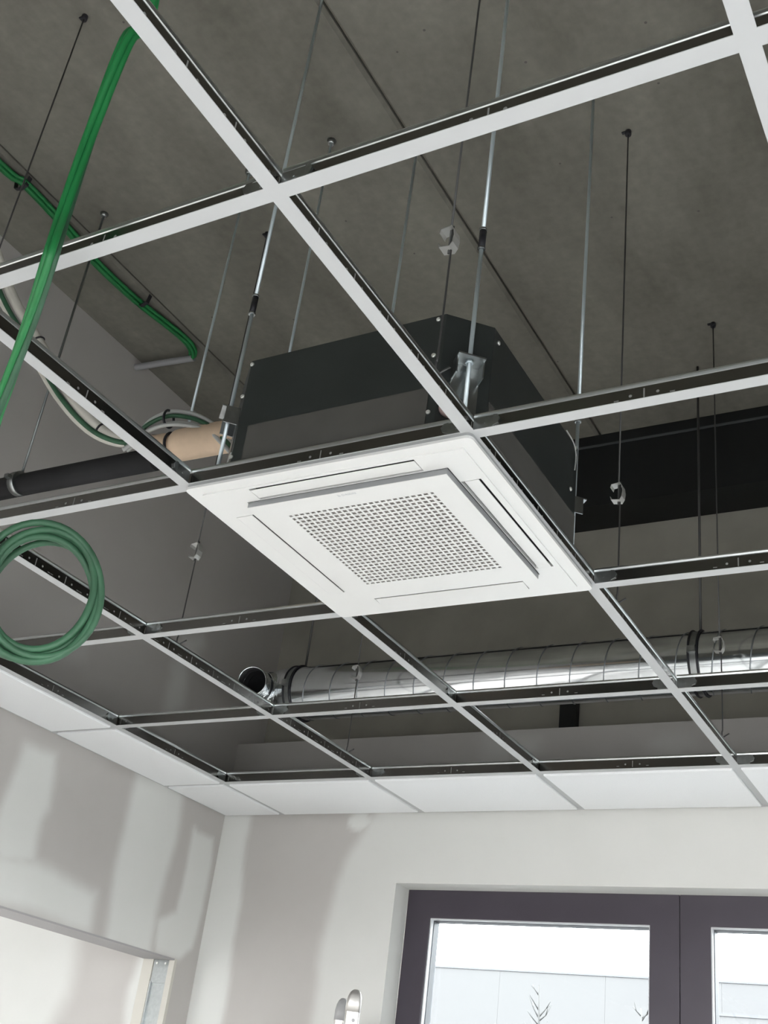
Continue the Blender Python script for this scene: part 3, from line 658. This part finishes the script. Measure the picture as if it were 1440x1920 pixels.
# reducing elbow whose open mouth turns towards the room
ek = [(-1.60, 2.47, 0.350, 0.0975), (-1.645, 2.466, 0.351, 0.0965), (-1.690, 2.445, 0.353, 0.084), (-1.712, 2.405, 0.354, 0.067), (-1.710, 2.362, 0.351, 0.056), (-1.695, 2.325, 0.347, 0.0525), (-1.684, 2.300, 0.3425, 0.0515)]
ep = smooth_path([Vector(k[:3]) for k in ek], 6); er = [v.x for v in smooth_path([Vector((k[3], 0, 0)) for k in ek], 6)]
obj('elbow', MB().tube(ep, er, 32, caps=False), M_DUCT, D)
obj('elbow_lining', MB().tube(ep[::-1], [r_ - 0.002 for r_ in er[::-1]], 32, caps=False), M_DARK, D)  # inner wall of the elbow, the shade inside put into its dark colour
def bead(i, rr):
    p = ep[i]; t_ = (ep[min(i + 1, len(ep) - 1)] - ep[i - 1]).normalized(); u = t_.cross(Vector((0, 0, 1))).normalized(); w = t_.cross(u)
    obj('elbow_bead', MB().tube([p + (u * math.cos(a) + w * math.sin(a)) * (er[i] - 0.0005) for a in np.linspace(0, 2 * math.pi, 37)[:-1]], rr, 6, closed=True), M_DUCT, D)
for i_, r_ in ((len(ep) - 1, 0.0030), (len(ep) - 5, 0.0022), (len(ep) - 9, 0.0022), (len(ep) - 13, 0.0026), (len(ep) - 17, 0.0022)): bead(i_, r_)
sp = []; pitch = 0.112
L_ = 2.15 + 1.56
for k in range(int(L_ / pitch * 28)):
    a = 2 * math.pi * k / 28; sp.append((-1.56 + pitch * k / 28, DY + (DR + 0.0002) * math.cos(-a), DZ + (DR + 0.0002) * math.sin(-a)))
obj('spiral_seam', MB().tube(sp, 0.0022, 5), M_SEAM, D)
G_CL = 'duct clamps hanging from rods'
for xx, lab in ((-1.582, 'steel strap clamp around the duct near its open end'), (-0.112, 'steel strap clamp around the duct at the right, with rod to the slab')):
    t = thing('duct_clamp', lab, 'duct clamp', (xx, DY, DZ - DR), G_CL)
    for dx in (-0.013, 0.013):
        obj('strap_edge', MB().tube([(xx + dx, DY + (DR + 0.004) * math.cos(a), DZ + (DR + 0.004) * math.sin(a)) for a in np.linspace(0, 2 * math.pi, 41)[:-1]], 0.0035, 6, closed=True), M_TIE, t)
    obj('strap_band', MB().tube([(xx - 0.013, DY, DZ), (xx + 0.013, DY, DZ)], [DR + 0.0022] * 2, 40, caps=False), M_GALV, t)
    obj('clamp_lug', MB().box(xx - 0.012, xx + 0.012, DY - DR - 0.018, DY - DR - 0.002, DZ - 0.006, DZ + 0.014), M_GALV, t)
    obj('clamp_rod', MB().cyl((xx, DY, DZ + DR + 0.002), (xx, DY, SLAB), 0.0042, 8), M_WIRE, t)
# dark post stub above the lining
tag(obj('steel_post_stub', MB().box(-0.753, -0.690, 2.93, 2.965, 0.16, 0.52).box(-0.765, -0.678, 2.925, 2.93, 0.16, 0.30), M_BEAM, loc=(-0.72, 2.95, 0.16)), 'dark flat steel post under the duct above the window wall tiles', 'steel post')

# black insulated pipe and the beige wrapped connection
PY, PZ = 1.06, 0.452
tag(obj('black_pipe', MB().tube([(-2.07, PY, PZ), (-1.6, PY, PZ + 0.001), (-1.17, PY, PZ - 0.004)], 0.032, 18), M_BLACK, loc=(-1.3, PY, PZ - 0.03)), 'black foam insulated pipe running from the left wall to the unit', 'pipe')
bz = thing('pipe_wrap', 'thick beige insulated pipe bundle entering the unit from the left', 'pipe insulation', (-0.95, 1.02, 0.44))
pth = smooth_path([(-1.17, 1.02, 0.462), (-1.12, 1.022, 0.455), (-1.085, 1.024, 0.449), (-1.03, 1.024, 0.447), (-0.94, 1.024, 0.445), (-0.85, 1.022, 0.440), (-0.70, 1.0, 0.42)], 6)
rr = [0.030 + 0.012 * min(1, max(0, (p.x + 1.14) / 0.08)) - 0.010 * math.exp(-((p.x + 1.085) / 0.012) ** 2) for p in pth]
obj('sleeve', MB().tube(pth, rr, 20), M_BEIGE, bz)
obj('cable_tie', MB().tube([(-1.085, 1.024 + 0.035 * math.cos(a), 0.449 + 0.035 * math.sin(a)) for a in np.linspace(0, 2 * math.pi, 25)[:-1]], 0.004, 6, closed=True), M_TIE, bz)
hose = smooth_path([(-1.70, 0.60, 1.22), (-1.657, 0.70, 1.064), (-1.585, 0.78, 0.891), (-1.499, 0.84, 0.762), (-1.383, 0.90, 0.596), (-1.295, 0.96, 0.505), (-1.214, 1.0, 0.471), (-1.15, 1.018, 0.478)], 7)
hz = thing('insulated_pipe', 'white insulated refrigerant pipe sagging behind the tee at the left', 'pipe', hose[-1])
obj('foam_tube', MB().tube(hose, 0.0155, 12), M_HOSE, hz)
obj('foam_tube', MB().tube([p + Vector((-0.035, -0.012, 0.0)) for p in hose[:-4]] + hose[-3:-2], 0.012, 10), M_HOSE, hz)
for k in (21, 35):
    p = hose[k]; tdir = (hose[k + 1] - hose[k - 1]).normalized(); u = tdir.cross(Vector((0, 0, 1))).normalized(); w = tdir.cross(u)
    obj('cable_tie', MB().tube([p + (u * math.cos(a) + w * math.sin(a)) * 0.0165 for a in np.linspace(0, 2 * math.pi, 19)[:-1]], 0.003, 6, closed=True), M_TIE, hz)
gp = [p + Vector((-0.02, -0.02, -0.006)) for p in hose]
tag(obj('green_pipe_cable', MB().tube(gp[8:], 0.007, 8), M_GREEN2, loc=tuple(gp[-1])), 'green cable strapped along the white insulated pipe at the left', 'cable')
# cable loop into the unit
lc = thing('cable_loop', 'arched loop of grey and green cables over the beige pipe beside the unit', 'cables', (-1.0, 1.0, 0.45))
LP = [(-1.215, 0.99, 0.455), (-1.189, 1.0, 0.491), (-1.164, 1.0, 0.520), (-1.10, 1.0, 0.535), (-1.02, 1.0, 0.512), (-0.941, 1.0, 0.465), (-0.888, 1.0, 0.414), (-0.80, 0.99, 0.34), (-0.60, 0.98, 0.26)]
for k, (dy, dz, mt) in enumerate(((0, 0.006, M_GREYC), (-0.006, -0.004, M_GREEN2), (0.004, -0.012, M_GREYC), (-0.01, -0.018, M_GREYC))):
    sg = 1 + 0.06 * k
    obj('cable', MB().tube(smooth_path([(p[0], p[1] + dy, 0.45 + (p[2] - 0.45) * (1.05 - 0.10 * k if p[2] > 0.45 else 1) + dz) for p in LP], 6), 0.0058, 8), mt, lc)
obj('cable_tie', MB().tube([(-1.10, 1.0 + 0.020 * math.cos(a), 0.522 + 0.024 * math.sin(a)) for a in np.linspace(0, 2 * math.pi, 21)[:-1]], 0.0035, 6, closed=True), M_TIE, lc)
# pipe hangers
G_PH = 'rods holding the pipes left of the unit'
def pipe_rod(x, y, zb, lab, ring=True, m_=M_ROD):
    t = thing('pipe_hanger', lab, 'pipe hanger', (x, y, zb), G_PH)
    obj('rod', MB().cyl((x, y, zb), (x, y, SLAB), 0.0038, 8), m_, t)
    obj('slab_anchor', MB().tube([(x, y, SLAB - 0.014), (x, y, SLAB)], [0.009, 0.014], 12), M_GALV, t)
    if ring:
        obj('ring_clamp', MB().tube([(x - 0.011, y, PZ), (x + 0.011, y, PZ)], [0.0352] * 2, 24), M_GALV, t)
        obj('clamp_lug', MB().box(x - 0.008, x + 0.008, y - 0.05, y - 0.034, PZ - 0.005, PZ + 0.005).box(x - 0.008, x + 0.008, y + 0.034, y + 0.05, PZ - 0.005, PZ + 0.005), M_GALV, t)
pipe_rod(-1.664, 1.05, PZ + 0.034, 'thin rod with ring clamp holding the black pipe near the left wall', m_=M_WIREG)
pipe_rod(-1.10, 1.075, PZ + 0.026, 'rod coming down behind the cable loop to the beige pipe', False)
pipe_rod(-0.80, 1.066, PZ + 0.024, 'rod with round slab anchor rising behind the left part of the unit', False)

# green cables under the slab, ending in a grey conduit
sc_ = thing('slab_cable_run', 'green cables clipped under the slab at the upper left', 'cables', (-1.81, 1.2, SLAB - 0.02))
run = smooth_path([(-1.80, -1.2, 1.457), (-1.815, 0.2, 1.458), (-1.82, 0.739, 1.458), (-1.805, 0.83, 1.460), (-1.815, 1.048, 1.457), (-1.838, 1.204, 1.459), (-1.834, 1.415, 1.457), (-1.812, 1.60, 1.459), (-1.804, 1.687, 1.458), (-1.812, 1.735, 1.452), (-1.835, 1.762, 1.446)], 6)
for k, (dx, dz) in enumerate(((0, 0.004), (0.013, 0.002), (-0.012, 0.003), (0.005, -0.008))):
    obj('cable', MB().tube([p + Vector((dx, 0.003 * math.sin(7 * p.y + k), dz)) for p in run], 0.0072, 7), M_GREEN, sc_)
for yy in (0.83, 1.44): obj('cable_clip', MB().ribbon([(-1.845, yy, SLAB), (-1.838, yy, 1.449), (-1.815, yy, 1.441), (-1.79, yy, 1.449), (-1.783, yy, SLAB)], (0, 1, 0), 0.014, 0.002), M_TIE, sc_)
tag(obj('conduit_pipe', MB().tube([(-2.084, 1.735, 1.442), (-1.95, 1.748, 1.442), (-1.823, 1.763, 1.442)], 0.013, 14, caps=False).tube([(-1.823, 1.763, 1.442), (-2.084, 1.735, 1.442)], 0.011, 14), M_CONDUIT, loc=(-1.95, 1.75, 1.43)), 'short grey conduit pipe leading the green cables into the left wall', 'conduit')

# hanging green cable bundle and its coil
def cable_color(k): return M_GREEN if k % 2 == 0 else M_GREEN2
gb = thing('green_cable_bundle', 'bright green cable bundle hanging down through the grid at the upper left', 'cables', (-0.55, 0.11, -0.20))
gpath = smooth_path([(0.10, -0.75, 1.44), (-0.02, -0.55, 1.15), (-0.15, -0.25, 0.70), (-0.269, -0.073, 0.43), (-0.28, -0.085, 0.33), (-0.325, -0.06, 0.19), (-0.345, -0.045, 0.05), (-0.335, -0.05, -0.05), (-0.415, 0.01, -0.086), (-0.515, 0.08, -0.125), (-0.60, 0.14, -0.15), (-0.72, 0.24, -0.17)], 8)
for k in range(4): obj('cable', MB().tube(strand(gpath, 0.0060, 4.0, k * HALF), 0.0056, 8), cable_color(k) if k == 3 else M_GREEN, gb)
cc = Vector((-0.648, 0.366, -0.329)); cu = Vector((0.65, 0.76, 0)).normalized(); R0 = 0.104
co = thing('cable_coil', 'round coil of dusty green cable hanging below the grid at the left frame edge', 'cable coil', (cc.x, cc.y, cc.z - R0))
nn = Vector((cu.y, -cu.x, 0)); cpath = []
rnd = random.Random(5); turns = 6; seg = 44
ph = [rnd.uniform(0, 6.28) for _ in range(turns + 1)]; rb = [R0 + d_ for d_ in (-0.012, 0.006, -0.008, 0.009, -0.002, -0.016, 0.005)]; ob = [-0.016, -0.008, 0.002, 0.010, 0.016, 0.004, -0.010]
for k in range(turns * seg):
    a = 2 * math.pi * k / seg; i = k // seg; f = (k % seg) / seg; f = f * f * (3 - 2 * f)
    r_ = rb[i] * (1 - f) + rb[i + 1] * f + 0.006 * math.sin(2 * a + ph[i]) ; o_ = ob[i] * (1 - f) + ob[i + 1] * f + 0.007 * math.sin(a + ph[i])
    cpath.append(cc + cu * (-0.93 * r_ * math.cos(a)) + Vector((0, 0, 1)) * (1.05 * r_ * math.sin(a)) + nn * o_)
obj('cable', MB().tube(cpath, 0.0062, 8), M_GREEN2, co)
obj('cable_lead', MB().tube(smooth_path([gpath[-1] + Vector((-0.02, 0.005, 0.006)), (-0.82, 0.28, -0.19), (-0.80, 0.25, -0.27), cpath[0]], 6), 0.0062, 8), M_GREEN2, co)

# ================================================================== LADDER
lx, ly = -1.05, 2.2
lad = thing('step_ladder', 'folded aluminium ladder standing in front of the window wall', 'ladder', (lx, ly, FLOOR))
vd = Vector((-0.51, 0.86, 0)).normalized(); sd_ = Vector((vd.y, -vd.x, 0))
def stile(off_s, off_d, top, wdt, dep, capm):
    base = Vector((lx, ly, 0)) + sd_ * off_s + vd * off_d
    F = Matrix(((sd_.x, vd.x, 0, base.x), (sd_.y, vd.y, 0, base.y), (0, 0, 1, 0), (0, 0, 0, 1)))
    obj('stile', MB().prism(rrect(-wdt / 2, wdt / 2, -dep / 2, dep / 2, 0.008, 3), FLOOR + 0.02, top - 0.06).xform(F), M_ALU, lad)
    cp = MB(); prof = rrect(-wdt / 2 - 0.001, wdt / 2 + 0.001, -dep / 2 - 0.001, dep / 2 + 0.001, 0.009, 3); n = len(prof); lv = [(top - 0.06, 1, 0), (top - 0.034, 0.99, 0), (top - 0.018, 0.88, 0.001), (top - 0.007, 0.66, 0.002), (top - 0.001, 0.4, 0.003), (top, 0.2, 0.003)]
    cp.v = [(p[0] * s_ + d_, p[1] * (0.5 + 0.5 * s_), z) for z, s_, d_ in lv for p in prof]
    for r_ in range(len(lv) - 1): cp.f += [(r_ * n + i, r_ * n + (i + 1) % n, (r_ + 1) * n + (i + 1) % n, (r_ + 1) * n + i) for i in range(n)]
    cp.f += [tuple(range(n - 1, -1, -1)), tuple((len(lv) - 1) * n + i for i in range(n))]; cp.smooth = [True] * len(cp.f)
    e = obj('end_cap', cp.xform(F), capm, lad)
    obj('rivet', MB().cyl((0.004, -dep / 2 - 0.003, top - 0.082), (0.004, -dep / 2, top - 0.082), 0.005, 10).xform(F), M_ALUG, lad)
    obj('foot', MB().prism(rrect(-wdt / 2 - 0.003, wdt / 2 + 0.003, -dep / 2 - 0.003, dep / 2 + 0.003, 0.008, 3), FLOOR, FLOOR + 0.03).xform(F), M_TIE, lad)
stile(0.012, 0.0, -0.682, 0.041, 0.065, M_ALU); stile(-0.022, 0.070, -0.702, 0.032, 0.055, M_ALUG)
stile(0.012, 0.42, -0.70, 0.041, 0.065, M_ALU); stile(-0.022, 0.350, -0.72, 0.032, 0.055, M_ALUG)
for k in range(7):
    zz = FLOOR + 0.28 + 0.255 * k
    a = Vector((lx, ly, zz)) + sd_ * 0.016; obj('rung', MB().cyl(a + vd * 0.03, a + vd * 0.39, 0.014, 10), M_ALU, lad)
